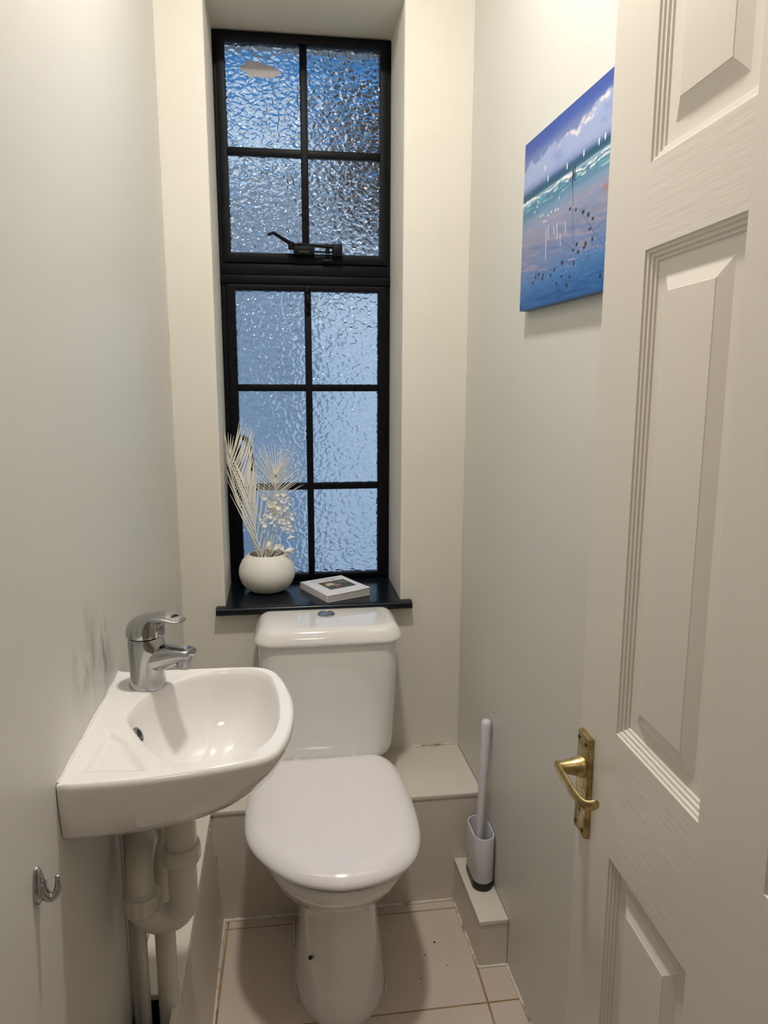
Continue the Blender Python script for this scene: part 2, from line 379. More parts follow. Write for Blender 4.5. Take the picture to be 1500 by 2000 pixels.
for i in range(26):
    a = 2*pi*i/26; rr = 1+.42*noise.noise(Vector((cos(a)*2.2,sin(a)*2.2,4)))+.2*noise.noise(Vector((cos(a)*6,sin(a)*6,9)))
    pts.append((-.036+.052*cos(a)*rr, 2.198+(.019-.006*cos(a))*sin(a)*rr-.10*(.052*cos(a))))
fr = [b.verts.new((x,YF+.0150,z)) for x,z in pts]; bk_ = [b.verts.new((x,YF+.0157,z)) for x,z in pts]
cf = b.verts.new((-.036,YF+.0150,2.199)); cb = b.verts.new((-.036,YF+.0157,2.199))
for i in range(26): b.faces.new((cf,fr[i],fr[(i+1)%26])); b.faces.new((cb,bk_[(i+1)%26],bk_[i]))
for i in range(26): b.faces.new((fr[i],fr[(i+1)%26],bk_[(i+1)%26],bk_[i]))
obj('sticker_residue', b, M_res, win, smooth=False)
# window stay on the upper sash
st = obj('stay_body', box(.040,.098,YF-.030,YF-.006,1.716,1.741,.003), M_black, win)
obj('stay_slot', box(.055,.083,YF-.0315,YF-.0295,1.722,1.726), M_rubber, st, smooth=False)
obj('stay_arm', tube(smoothpath([(.165,YF-.022,1.738),(.11,YF-.024,1.742),(.05,YF-.026,1.745)],6), .0045, 10), M_black, st)
obj('stay_bar', box(.036,.165,YF-.026,YF-.020,1.738,1.747,.002), M_black, st)
obj('stay_bar', box(.098,.165,YF-.026,YF-.021,1.7235,1.7285,.0015), M_black, st)
obj('stay_bracket', box(.148,.176,YF-.032,YF-.004,1.714,1.748,.003), M_black, st)
obj('stay_peg', lathe([(.006,0),(.006,.012),(.003,.014)], (.135,YF-.023,1.722), 12), M_black, st)
obj('stay_handle', tube([(.042,YF-.026,1.742),(.026,YF-.032,1.748),(-.012,YF-.045,1.768),(-.016,YF-.046,1.769),(-.030,YF-.050,1.763)], [.0055,.0055,.0042,.0042,.004], 10), M_black, st)
obj('stay_knuckle', lathe([(.008,0),(.009,.004),(.009,.016),(.006,.020)], (.034,YF-.027,1.730), 16), M_black, st)
obj('stay_catch', box(.120,.152,YF-.014,YF-.003,1.700,1.709,.002), M_black, win)
b = lathe([(.0085,0),(.0095,.006),(.0085,.012)], (.0775,YF-.002,1.618), 14)
merge(b, lathe([(.006,0),(.0075,.004),(.0075,.018),(.005,.024)], (.0775,YF-.002,1.585), 14)); box(.070,.085,YF-.002,YF+.008,1.56,1.636,.002,bm=b)
merge(b, tube(smoothpath([(.077,YF-.008,1.612),(.0795,YF-.014,1.595),(.084,YF-.010,1.578),(.078,YF-.004,1.562)],5), .0032, 8))
obj('hinge_pin', b, M_black, win)
b = box(-.150,-.128,YF-.010,YF+.004,1.165,1.215,.002)
merge(b, tube(smoothpath([(-.143,YF-.012,1.205),(-.128,YF-.026,1.209),(-.108,YF-.032,1.204),(-.099,YF-.030,1.185),(-.094,YF-.028,1.150),(-.088,YF-.028,1.11)],6), .0075, 12))
obj('catch_handle', b, M_black, win)
# sill
b = prism([(WX0+.001,YF+.03),(WX0+.001,YB-.001),(-.190,YB-.001),(-.190,YB-.030),(.347,YB-.030),(.347,YB-.001),(WX1-.001,YB-.001),(WX1-.001,YF+.03)], .744, .765, 0)
bevel(b, .007, 4, [e for e in b.edges if all(abs(v.co.y-(YB-.030)) < 1e-5 for v in e.verts) and abs(e.verts[0].co.z-e.verts[1].co.z) < 1e-6])
obj('window_sill', b, M_sill, win, ang=40)

# ------------------------------------------------------------------ outside, seen blurred through the glass
M_out_low = mat('pale_outside_render', (.86,.90,.92), .9, vary=(1.5,(.66,.75,.84),.35,.6))
M_out_mid = mat('blue_grey_outside_render', (.46,.55,.64), .9, vary=(1.5,(.30,.38,.46),.35,.65))
M_out_up = mat('grey_outside_slate', (.36,.41,.46), .8, vary=(1.2,(.20,.24,.28),.35,.65))
M_out_blue = mat('sky_blue_outside', (.05,.26,.52), .8)  # colour of the blue sky strip
M_out_dark = mat('brown_outside_brick', (.05,.035,.03), .9)
nb = empty('outbuilding', (0,0,0), label='pale and grey building seen blurred through the patterned window glass', cat='building')
obj('rendered_wall', box(.20,4.5,5.55,6.2,-.5,2.15), M_out_low, nb, smooth=False)
obj('rendered_wall', box(-3.5,.20,5.62,6.2,-.5,2.15), M_out_mid, nb, smooth=False)
obj('slate_wall', box(-3.5,4.5,5.60,6.2,2.15,3.30), M_out_up, nb, smooth=False)
obj('pale_panel', box(-1.2,.25,5.50,5.598,2.75,3.30), M_out_low, nb, smooth=False)
obj('brick_pier', box(.52,1.6,5.40,5.598,2.55,3.30), M_out_dark, nb, smooth=False)
obj('sky_blue_panel', box(-3.6,4.6,5.45,6.25,3.302,4.7), M_out_blue, nb, smooth=False)  # added panel, stands in for the strip of blue sky above the building
tag(obj('ground_outside', box(-30,30,2.45,60,-.6,-.5), mat('paving_outside', (.40,.44,.48), .9, vary=(2,(.30,.33,.36),.4,.6)), smooth=False), 'ground outside beyond the window', 'ground', kind='structure')

# ------------------------------------------------------------------ door
DTH = radians(1.25); DTI = radians(.75)
DC = (.4125, .905)         # face position of the leading edge (x, y)
door = empty('door_1', (0,0,0), label='open off-white six-panel door on the right', cat='door', kind='structure')
# local frame: u from leading edge toward the hinge, w out of the visible face (to the left), z up
DM = Matrix.Translation((DC[0],DC[1],0)) @ Matrix.Rotation(-DTH,4,'Z') @ Matrix.Rotation(-DTI,4,'X')
def dobj(name, b, m, parent, **k):
    # built with x = -w, y = -u
    bmesh.ops.transform(b, matrix=DM, verts=b.verts[:]); return obj(name, b, m, parent, **k)
DW, DT = .715, .036
ST = .1125; US_ = [(ST,.305),(.410,.6025)]     # panel columns in u
ZP = [(.215,.763),(.935,1.521),(1.614,1.885)]
def dbox(u0,u1,z0,z1,w0=-.036,w1=0.,bv=.0): return box(-w1,-w0,-u1,-u0,z0,z1,bv)
for (u0,u1) in ((0,ST),(.305,.410),(.6025,DW)):
    dobj('stile', dbox(u0,u1,.006,1.985), M_grain_v, door, smooth=False)
for (u0,u1) in US_:
    for (z0,z1) in ((.006,.215),(.763,.935),(1.521,1.614),(1.885,1.985)):
        dobj('rail', dbox(u0,u1,z0,z1), M_grain_h, door, smooth=False)
PROF = [(0,0),(.0012,-.0022),(.0040,-.0030),(.0052,-.0052),(.0085,-.0058),(.0098,-.0082),(.0128,-.0088),(.0142,-.0110),(.017,-.0112),(.0235,-.0112),(.031,-.0110),(.0490,-.0042),(.0500,-.0034),(.053,-.0032)]
for (u0,u1) in US_:
    for (z0,z1) in ZP:
        rings = []
        for (a,d) in PROF:
            rings.append([(-d,-(u0+a),z0+a),(-d,-(u1-a),z0+a),(-d,-(u1-a),z1-a),(-d,-(u0+a),z1-a)])
        b = loft(rings, False, True)
        merge(b, box(.014,.036,-u1,-u0,z0,z1))
        dobj('panel', b, M_door, door, ang=12)
# lever handle on its back plate
hd = empty('lever_handle', (0,0,0), parent=door)
tag(hd, label='worn brass lever handle with long rectangular back plate')
HZ0, HZ1 = .746, .894; HU0, HU1 = .011, .049
b = dbox(HU0,HU1,HZ0,HZ1,0,.0085)
bevel(b, .0022, 2, [e for e in b.edges if all(abs(v.co.x+.0085) < 1e-6 for v in e.verts)])
dobj('back_plate', b, M_brass, hd)
hu, hz = .031, .8465
def dl(P): return [(-w,-u,z) for (u,w,z) in P]
Rm = Matrix.Translation((0,-hu,hz)) @ Matrix.Rotation(-pi/2,4,'Y')
dobj('handle_rose', lathe([(.0155,.008),(.0155,.0115),(.0140,.014),(.0115,.022),(.0092,.034),(.0085,.043)], n=28, M=Rm), M_brass, hd)
lp = smoothpath(dl([(hu-.006,.0430,hz+.001),(hu+.006,.0435,hz),(hu+.030,.0425,hz-.003),(hu+.055,.0405,hz-.0075),(hu+.070,.0375,hz-.0105),(hu+.0765,.0330,hz-.0115),(hu+.0790,.0260,hz-.0105),(hu+.0790,.0205,hz-.0090),(hu+.0775,.0195,hz-.0085)]), 6)
n_ = len(lp); fl_ = []
for i in range(n_):
    t = i/(n_-1); fl_.append((.0036 if t < .97 else .0022, (.0095-.0030*t if t > .06 else .0070) if t < .97 else .0045))
b = tube(lp, 1, 16, flat=fl_, up=Vector((0,0,1)))
dobj('lever', b, M_brass, hd)
for (u,z) in ((HU0+.006,HZ0+.009),(HU1-.007,HZ0+.009),(HU0+.006,HZ1-.010),(HU1-.007,HZ1-.010)):
    dobj('screw', lathe([(.0032,.007),(.0030,.0094),(.001,.0098)], n=12, M=Matrix.Translation((0,-u,z)) @ Matrix.Rotation(-pi/2,4,'Y')), M_screw, hd)
b = lathe([(.0042,.007),(.0042,.0089)], n=14, M=Matrix.Translation((0,-hu+.001,HZ0+.043)) @ Matrix.Rotation(-pi/2,4,'Y')); 
merge(b, dbox(hu-.0032,hu+.0012,HZ0+.031,HZ0+.043,.007,.0088))
dobj('keyhole', b, M_rubber, hd, smooth=False)
# hinges on the hinge side, butt hinges
for z in (.25,1.75):
    dobj('hinge', lathe([(.005,0),(.0055,.002),(.0055,.098),(.005,.10)], (-.004,-DW-.003,z), 14), M_brass, door)

# ------------------------------------------------------------------ toilet
to = empty('toilet', (.095,1.55,0), label='white close-coupled toilet with its lid closed under the window', cat='toilet')
TX = .099
rings = []
pan = [(0,.104,1.330,1.680),(.012,.1045,1.329,1.680),(.020,.102,1.334,1.680),(.06,.099,1.344,1.682),(.13,.0925,1.362,1.683),(.20,.0865,1.374,1.684),(.245,.085,1.376,1.684),
       (.262,.089,1.370,1.684),(.280,.108,1.345,1.684),(.300,.131,1.315,1.684),(.316,.146,1.293,1.70),(.335,.162,1.270,1.90),(.355,.174,1.252,1.91),(.372,.181,1.241,1.915),(.386,.184,1.237,1.918),(.396,.183,1.238,1.918),(.4005,.178,1.243,1.916)]
for (z,h,y0,y1) in pan:
    hb = h
    rings.append([(TX + (x-TX)*(1 if y < 1.5 else (1 if z < .3 else max(.62, 1-(y-1.5)*1.0))) + (.006 if z < .25 else 0), y, z) for (x,y) in sellipse(TX,0,h,y0,y1,72,2.15,3.0)])
b = loft(rings)
obj('bowl', b, M_ceramic, to, ang=60)
b = lathe([(.0044,-.004),(.0044,.0012),(.001,.0014)], n=16, M=Matrix.Translation((.0335,1.398,.124)) @ Vector((-.62,-.78,.1)).to_track_quat('Z','Y').to_matrix().to_4x4())
obj('fixing_hole', b, M_rubber, to)
# seat ring (thin, shows as a dark gap + edge) and domed lid
LIDP = [(-.064,1.726),(-.02,1.729),(.08,1.730),(.180,1.731),(.224,1.728),(.254,1.697),(.270,1.640),(.276,1.58),(.279,1.50),(.2785,1.43),(.270,1.360),(.248,1.302),(.208,1.262),(.155,1.240),(.095,1.233),(.038,1.247),(-.010,1.276),(-.053,1.324),(-.083,1.376),(-.099,1.43),(-.1035,1.50),(-.1015,1.58),(-.095,1.655),(-.083,1.707)]
_lp = cr_closed_ = None
def _cr(P, k=5):
    n = len(P); out = []
    for i in range(n):
        p0,p1,p2,p3 = (Vector(P[(i+d)%n]) for d in (-1,0,1,2))
        for j in range(k):
            t = j/k; out.append(.5*((2*p1)+(p2-p0)*t+(2*p0-5*p1+4*p2-p3)*t*t+(3*p1-p0-3*p2+p3)*t**3))
    return out
LIDC = Vector((.088,1.48)); LIDO = _cr(LIDP)
def lidring(z, g): return [(*(LIDC+(p-LIDC)*(1-g/(p-LIDC).length)), z) for p in LIDO]
obj('seat', loft([lidring(.4035,.013),lidring(.405,.009),lidring(.414,.008),lidring(.4165,.012)]), M_seat, to, ang=60)
LR = [(.4175,.010),(.4172,.004),(.4190,.0008),(.423,0),(.4275,.0012),(.4330,.0055),(.4385,.0125),(.4430,.021),(.4462,.031),(.4480,.043),(.4487,.060),(.4490,.085),(.4490,.13)]
b = loft([lidring(z,g) for z,g in LR])
# the rear of the lid sits a little lower
for v in b.verts: v.co.z -= .008 + .010*max(0,(v.co.y-1.30))/.40
obj('lid', b, M_seat, to, ang=50)
for s in (-1,1):
    obj('seat_hinge', lathe([(.009,0),(.010,.004),(.010,.012),(.008,.015)], (.09+s*.075,1.738,.392), 20), M_seat, to)
# cistern
def rrect(x0,x1,y0,y1,r,n=8):
    pts = []
    for (cx,cy,a0) in ((x1-r,y1-r,0),(x0+r,y1-r,pi/2),(x0+r,y0+r,pi),(x1-r,y0+r,1.5*pi)):
        for i in range(n+1): pts.append((cx+r*cos(a0+i*pi/2/n), cy+r*sin(a0+i*pi/2/n)))
    return pts
cist = []
for (z,x0,x1,y0,r) in ((.394,-.030,.235,1.757,.03),(.3955,-.050,.253,1.746,.04),(.401,-.060,.264,1.744,.05),(.414,-.0665,.271,1.746,.05),(.440,-.0685,.2745,1.752,.05),(.55,-.072,.280,1.750,.048),(.66,-.0745,.2835,1.747,.045),(.712,-.0750,.2845,1.747,.045)):
    cist.append([(x,y,z) for (x,y) in rrect(x0,x1,y0,1.938,r,8)])
obj('cistern', loft(cist), M_ceramic, to, ang=60)
lr = []
for (z,g,r) in ((.7125,.012,.05),(.7125,.003,.052),(.7150,.0004,.053),(.719,0,.053),(.724,.0012,.053),(.732,.0050,.05),(.740,.0095,.047),(.7465,.0140,.045),(.7505,.0195,.042),(.7530,.0270,.036),(.7538,.038,.030)):
    lr.append([(x,y,z) for (x,y) in rrect(-.086+g,.297-g,1.738+g,1.941-g*.35,r,8)])
obj('cistern_lid', loft(lr), M_ceramic, to, ang=60)
bt = obj('flush_button', lathe([(.0235,-.001),(.0235,.0018),(.021,.0042),(.0185,.0046),(.0180,.0036),(.012,.0040),(.004,.0046)], (.1035,1.868,.7538), 40), M_chrome, to)
obj('button_split', box(.1030,.1042,1.852,1.884,.7575,.7588), M_dkchrome, bt, smooth=False)
bead([(TX+.006-.098,1.40,.001),(TX+.006-.104,1.45,.001),(TX+.006-.104,1.55,.001),(TX+.006-.104,1.67,.001)], .0022, to, seed=41)
bead([(TX+.006+.098,1.40,.001),(TX+.110,1.45,.001),(TX+.110,1.55,.001),(TX+.110,1.67,.001)], .0022, to, seed=43)

# ------------------------------------------------------------------ basin
ba = empty('washbasin', (XL,1.02,.895), label='small white wall-hung basin on the left wall', cat='basin')
def cr_close(P, k=10):
    """closed catmull-rom"""
    n = len(P); out = []
    for i in range(n):
        p0,p1,p2,p3 = (Vector(P[(i+d)%n]) for d in (-1,0,1,2))
        for j in range(k):
            t = j/k; out.append(.5*((2*p1)+(p2-p0)*t+(2*p0-5*p1+4*p2-p3)*t*t+(3*p1-p0-3*p2+p3)*t**3))
    return out
def cr_open(P, k=10):
    return [p.to_2d() for p in smoothpath([(x,y,0) for x,y in P], k)]
xw = XL+.0012
outer = cr_open([(xw,.845),(-.24,.8448),(-.19,.8465),(-.15,.851),(-.10,.859),(-.060,.8685),(-.036,.877),(-.018,.892),(-.005,.922),(.003,.958),(.0075,1.005),(.006,1.06),(-.002,1.105),(-.011,1.138),(-.022,1.165),(-.042,1.184),(-.070,1.191),(-.12,1.1935),(-.20,1.195),(xw,1.195)], 6)
low = cr_open([(xw,.852),(-.24,.853),(-.19,.859),(-.15,.868),(-.115,.882),(-.085,.898),(-.058,.918),(-.036,.942),(-.022,.968),(-.014,1.00),(-.012,1.04),(-.018,1.08),(-.028,1.11),(-.042,1.14),(-.065,1.160),(-.10,1.172),(-.15,1.178),(-.20,1.180),(xw,1.18)], 6)
inner = cr_close([(-.233,1.022),(-.231,1.060),(-.219,1.096),(-.185,1.139),(-.135,1.172),(-.085,1.178),(-.050,1.168),(-.030,1.142),(-.019,1.090),(-.014,1.030),(-.015,.985),(-.024,.938),(-.046,.902),(-.085,.883),(-.130,.880),(-.158,.893),(-.186,.926),(-.214,.975)], 6)
CB = Vector((-.115,1.03))
def cast(poly, a, closed, c=CB):
    d = Vector((cos(a),sin(a))); best = None; n = len(poly)
    for i in range(n if closed else n):
        p = Vector(poly[i]); q = Vector(poly[(i+1)%n]); e = q-p
        den = d.x*e.y-d.y*e.x
        if abs(den) < 1e-12: continue
        w = p-c; t = (w.x*e.y-w.y*e.x)/den; s = (w.x*d.y-w.y*d.x)/den
        if t > 0 and -1e-9 <= s <= 1+1e-9 and (best is None or t < best): best = t
    return c + d*best
# sample directions, with the wall corners hit exactly
angs = [2*pi*i/320 for i in range(320)]
for cpt in ((xw,.845),(xw,1.195)):
    a = atan2(cpt[1]-CB.y, cpt[0]-CB.x) % (2*pi); k = min(range(len(angs)), key=lambda i: abs(angs[i]-a)); angs[k] = a
angsL = list(angs)
O = [cast(outer,a,True) for a in angs]; I = [cast(inner,a,True) for a in angs]
# low outline: keep the same wall corners
LOW = []
for i,a in enumerate(angs):
    p = cast(low,a,True)
    if O[i].x < xw+.0006: p = Vector((xw, min(max(O[i].y,.852),1.18)))
    LOW.append(p)
ZR = .895
def P3(p,z): return (p.x,p.y,z)
WST = Vector((-.166,1.032))
rings = []
for (t,z) in ((.20,.741),(.42,.756),(.62,.775),(.80,.794),(.92,.809),(.975,.817)):
    rings.append([P3(Vector((max(xw,WST.lerp(LOW[i],t).x) if LOW[i].x > xw+.0006 else xw, WST.lerp(LOW[i],t).y)),z) for i in range(320)])
rings.append([P3(LOW[i],.822) for i in range(320)])
rings.append([P3(LOW[i].lerp(O[i],.45),.845) for i in range(320)])
rings.append([P3(LOW[i].lerp(O[i],.85),.868) for i in range(320)])
rings.append([P3(O[i],.885) for i in range(320)])
for (g,z) in ((.0008,.8895),(.0028,.8930),(.0060,.8948)):
    rings.append([P3(O[i]+(CB-O[i]).normalized()*g if O[i].x > xw+.002 else O[i], z) for i in range(320)])
# deck between rim and bowl
def soapdip(p):
    # triangular soap recess, front left
    A = [Vector((-.262,.872)),Vector((-.168,.868)),Vector((-.226,.965)),Vector((-.256,.985))]
    A = [Vector((-.258,.876)),Vector((-.178,.868)),Vector((-.222,.955)),Vector((-.252,.985))]
    d = 1
    for k in range(4):
        a,c = A[k],A[(k+1)%4]; e=(c-a).normalized(); s = e.x*(p.y-a.y)-e.y*(p.x-a.x); d = min(d, s)
    t = max(0,min(1,(d+.001)/.009)); return t*t*(3-2*t)
for t in [.05*k for k in range(1,20)]:
    r_ = []
    for i in range(320):
        o_ = O[i]+(CB-O[i]).normalized()*.006 if O[i].x > xw+.002 else O[i]
        p = o_.lerp(I[i], t); z = .8950 - .0060*soapdip(p) - .0006*t
        r_.append(P3(p,z))
    rings.append(r_)
rings.append([P3(I[i],.8935) for i in range(320)])
BC = Vector((-.125,1.03))
for (t,z) in ((.012,.8915),(.028,.887),(.045,.879),(.075,.862),(.12,.842),(.19,.820),(.30,.799),(.45,.782),(.62,.771),(.80,.765),(.90,.763)):
    rings.append([P3(I[i].lerp(BC,t), z) for i in range(320)])
b = loft(rings, True, True)
obj('bowl', b, M_ceramic, ba, ang=50)
obj('drain', lathe([(.022,0),(.021,.0015),(.015,.0018),(.012,-.0005),(.003,-.001)], (BC.x,BC.y,.764), 28), M_chrome, ba)
Mo = Matrix.Translation((-.2185,1.018,.8665)) @ Matrix.Rotation(radians(66),4,'Y')
ov = obj('overflow_ring', lathe([(.0125,-.003),(.0125,.0018),(.0108,.0030),(.0090,.0026),(.0085,-.001)], n=26, cap1=False, M=Mo), M_chrome, ba)
obj('overflow_hole', lathe([(.0088,.0004),(.003,.0007)], n=22, M=Mo), M_rubber, ov)
bead([(XL+.0012,.850,.8950),(XL+.0012,1.192,.8950)], .0016, ba, seed=51, m=M_ceramic)

# ------------------------------------------------------------------ tap
tp = empty('basin_tap', (-.2235,1.135,.8945), label='chrome single-lever mixer tap on the small basin', cat='tap')
TX_, TY_ = -.2235, 1.135; TD = radians(-26)
TM = Matrix.Translation((TX_,TY_,.8945)) @ Matrix.Rotation(TD,4,'Z')
def tobj(n,b,m,p=None,**k):
    bmesh.ops.transform(b, matrix=TM, verts=b.verts[:]); return obj(n,b,m,p or tp,**k)
body = []
for (z,r,fx) in ((0,.0285,0),(.003,.0290,0),(.008,.0280,0),(.02,.0265,.001),(.035,.0262,.004),(.050,.0268,.008),(.060,.0272,.009),(.070,.0272,.005),(.078,.0270,.001),(.0815,.0262,0)):
    body.append([(r*cos(a)+(fx*max(0,cos(a))**2), r*sin(a), z) for a in [2*pi*i/48 for i in range(48)]])
tobj('tap_body', loft(body), M_chrome, ang=60)
P = smoothpath([(.004,0,.047),(.020,0,.049),(.040,0,.054),(.060,0,.0595),(.076,0,.0625),(.083,0,.0625)],5); n_ = len(P)
fl_ = []
for i in range(n_):
    t = i/(n_-1); fl_.append((.0225-.0065*t, .0200*(1-t)**1.2+.0078))
fl_[-1] = (.0145,.0060)
tobj('spout', tube(P, 1, 28, flat=fl_), M_chrome, ang=60)
tobj('aerator', lathe([(.0108,-.016),(.0118,-.0145),(.0118,0),(.0118,.004)], n=28, M=Matrix.Translation((.071,0,.0545)) @ Matrix.Rotation(radians(10),4,'Y')), M_dkchrome)
# lever cap and blade
cap = []
for (z,r,dx) in ((.0835,.0275,0),(.0845,.0292,0),(.092,.0292,-.0002),(.100,.0280,.0008),(.108,.0250,.0035),(.114,.0205,.008),(.118,.0145,.013),(.120,.007,.018)):
    cap.append([(r*cos(a)*(1.0)+dx, r*sin(a), z) for a in [2*pi*i/48 for i in range(48)]])
tobj('lever_cap', loft(cap), M_chrome, ang=60)
P = smoothpath([(-.006,0,.106),(.010,0,.1135),(.026,0,.1170),(.044,0,.1170),(.058,0,.1150),(.067,0,.1145),(.070,0,.1150)],5); n_ = len(P)
fl_ = [(.0235*(1-.55*(i/(n_-1))**1.6), .0078-.0052*(i/(n_-1))) for i in range(n_)]; fl_[-1] = (.0065,.0012)
tobj('lever_blade', tube(P, 1, 28, flat=fl_), M_chrome, ang=60)
tobj('lever_block', box(.012,.0315,-.0115,.0115,.083,.108,.004,3), M_chrome)
tobj('indicator_ring', lathe([(.0048,0),(.0048,.0012),(.0034,.0016),(.0030,.0006),(.001,.0004)], n=20, M=Matrix.Translation((.0315,0,.097)) @ Matrix.Rotation(pi/2,4,'Y')), M_dkchrome)

# ------------------------------------------------------------------ waste trap and pipes
tr = empty('waste_trap', (-.168,1.04,.56), label='white plastic waste trap and pipe under the basin', cat='pipe')
LX, LY, RX = -.234, 1.045, -.170
def ribnut(x,y,z0,z1,r):
    rings = []
    for (z,rr) in ((z0,r*.80),(z0+.006,r*.97),(z0+.010,r),(z1-.002,r),(z1,r*.96)):
        rings.append([(x+(rr+(.0009 if i%4 < 2 else 0)*(rr>r*.9))*cos(2*pi*i/56), y+(rr+(.0009 if i%4 < 2 else 0)*(rr>r*.9))*sin(2*pi*i/56), z) for i in range(56)])
    return loft(rings)
obj('tailpiece', lathe([(.0235,.660),(.0242,.663),(.0242,.735),(.0242,.742)], (RX,LY-.005,0), 32), M_pvc, tr)
obj('top_washer', lathe([(.0275,.733),(.0285,.735),(.0285,.739),(.0255,.741)], (RX,LY-.005,0), 32), M_rubber, tr)
obj('slip_nut', ribnut(RX,LY-.005,.640,.672,.0285), M_pvc2, tr)
P = [(RX,LY-.005,.655),(RX,LY-.005,.61)]
for i in range(0,13):
    a = pi*i/12; P.append(((RX+LX)/2+(RX-LX)/2*cos(a), LY-.005, .577-.033*sin(a)))
P.append((LX,LY-.005,.600))
obj('trap_bend', tube(P, .0222, 26, up=Vector((0,1,0))), M_pvc, tr)
obj('slip_nut', ribnut(LX,LY-.005,.560,.594,.0275), M_pvc2, tr)
P = [(LX,LY-.005,.590),(LX,LY-.005,.638)]
for i in range(1,9):
    a = pi/2*i/8; P.append((LX+.004*i/8, LY-.005+.028*(1-cos(a)), .638+.028*sin(a)))
P.append((LX+.004,LY+.040,.666))
obj('outlet_elbow', tube(P, .0205, 26, up=Vector((1,0,0))), M_pvc, tr)
obj('outlet_nut', lathe([(.0215,0),(.0285,.002),(.0290,.006),(.0290,.022),(.025,.026)], n=30, M=Matrix.Translation((LX+.004,LY+.030,.666)) @ Matrix.Rotation(-pi/2,4,'X')), M_pvc2, tr)
P = [(LX+.004,LY+.050,.666),(LX+.006,LY+.062,.666),(LX+.011,LY+.072,.662),(LX+.015,LY+.078,.651),(LX+.0165,LY+.079,.633),(LX+.0165,LY+.079,.20),(LX+.0165,LY+.079,.004)]
obj('waste_pipe', tube(P, .0172, 24, up=Vector((1,0,0))), M_pvc, tr)
pc = empty('supply_pipe', (-.255,1.115,.3), label='thicker painted supply pipe left of the waste pipe under the basin', cat='pipe')
obj('pipe', tube([(-.2555,1.118,.745),(-.2555,1.118,.004)], .0092, 16), M_pvc, pc)
pc2 = empty('supply_pipe', (-.272,1.13,.3), label='thin painted supply pipe tight against the left wall under the basin', cat='pipe')
obj('pipe', tube([(-.2735,1.135,.745),(-.2735,1.135,.004)], .0062, 14), M_pvc, pc2)

# ------------------------------------------------------------------ robe hook on the left wall
hk = empty('wall_hook', (XL,.757,.82), label='small chrome hook on the left wall below the basin corner', cat='hook')
HY = .757
pr = []
for (x,k) in ((XL+.0002,1.0),(XL+.0035,1.0),(XL+.0065,.80),(XL+.0078,.45)):
    pr.append([(x, HY+.0105*k*(1.0+.35*(-sin(a)))*cos(a), .828+.0225*k*sin(a)) for a in [2*pi*i/32 for i in range(32)]])
obj('hook_plate', loft(pr), M_chrome, hk, ang=60)
P = smoothpath([(XL+.005,HY,.830),(XL+.007,HY,.819),(XL+.012,HY+.001,.8115),(XL+.018,HY+.002,.8125),(XL+.0215,HY+.003,.820),(XL+.0225,HY+.003,.829),(XL+.0225,HY+.003,.833)],6); n_ = len(P)
obj('hook_arm', tube(P, [.0068-.0044*i/(n_-1) for i in range(n_)], 16, up=Vector((0,1,0))), M_chrome, hk)
obj('hook_tip', lathe([(.0012,-.003),(.0025,-.0022),(.0030,0),(.0025,.0022),(.0012,.003)], (XL+.0225,HY+.003,.834), 14), M_chrome, hk)

# ------------------------------------------------------------------ toilet brush
br = empty('toilet_brush', (.470,1.605,.125), label='slim lilac-white toilet brush leaning in its holder', cat='toilet brush')
hp = empty('brush_holder', (.470,1.605,.125), label='slim lilac-white brush holder with black base on the low ledge', cat='brush holder')
bx, by = .4715, 1.602
def caprings(L): return [[(x,y,z) for (x,y) in capsule(bx,by,hx,hy,64)] for (z,hx,hy) in L]
obj('base', loft(caprings([(.1252,.0255,.0525),(.1262,.0268,.0540),(.140,.0268,.0540),(.1445,.0262,.0532)])), M_brushbase, hp, ang=50)
obj('cup', loft(caprings([(.1447,.0245,.0520),(.147,.0262,.0535),(.20,.0266,.0538),(.264,.0270,.0540),(.2668,.0262,.0532),(.2668,.0238,.0508),(.262,.0228,.0498),(.165,.0215,.048)])), M_brush, hp, ang=50)
obj('inner_clip', box(bx-.014,bx-.008,by-.030,by-.018,.21,.250,.002), M_brush, hp)
obj('moulded_line', box(bx-.0273,bx-.0262,by-.012,by+.028,.197,.1985), M_brushin, hp, smooth=False)
P = smoothpath([(.466,1.598,.235),(.4695,1.603,.29),(.4765,1.612,.40),(.4825,1.622,.49),(.4855,1.629,.545)],8); n_ = len(P)
Rr = [.0078+.0054*(i/(n_-1))**.8 for i in range(n_)]; Rr[-1] = .0062; Rr[-2] = .0108
bh = obj('handle', tube(P, Rr, 20), M_brush, br, ang=60)
P = [(.466,1.598,.238),(.465,1.594,.215),(.4645,1.590,.175)]
obj('brush_head', tube(P, 1, 18, flat=[(.008,.008),(.010,.012),(.012,.022)]), M_brushin, br)
obj('brush_collar', lathe([(.0095,0),(.0105,.004),(.009,.014),(.0072,.018)], (.4655,1.5965,.222), 18), M_brush, br)

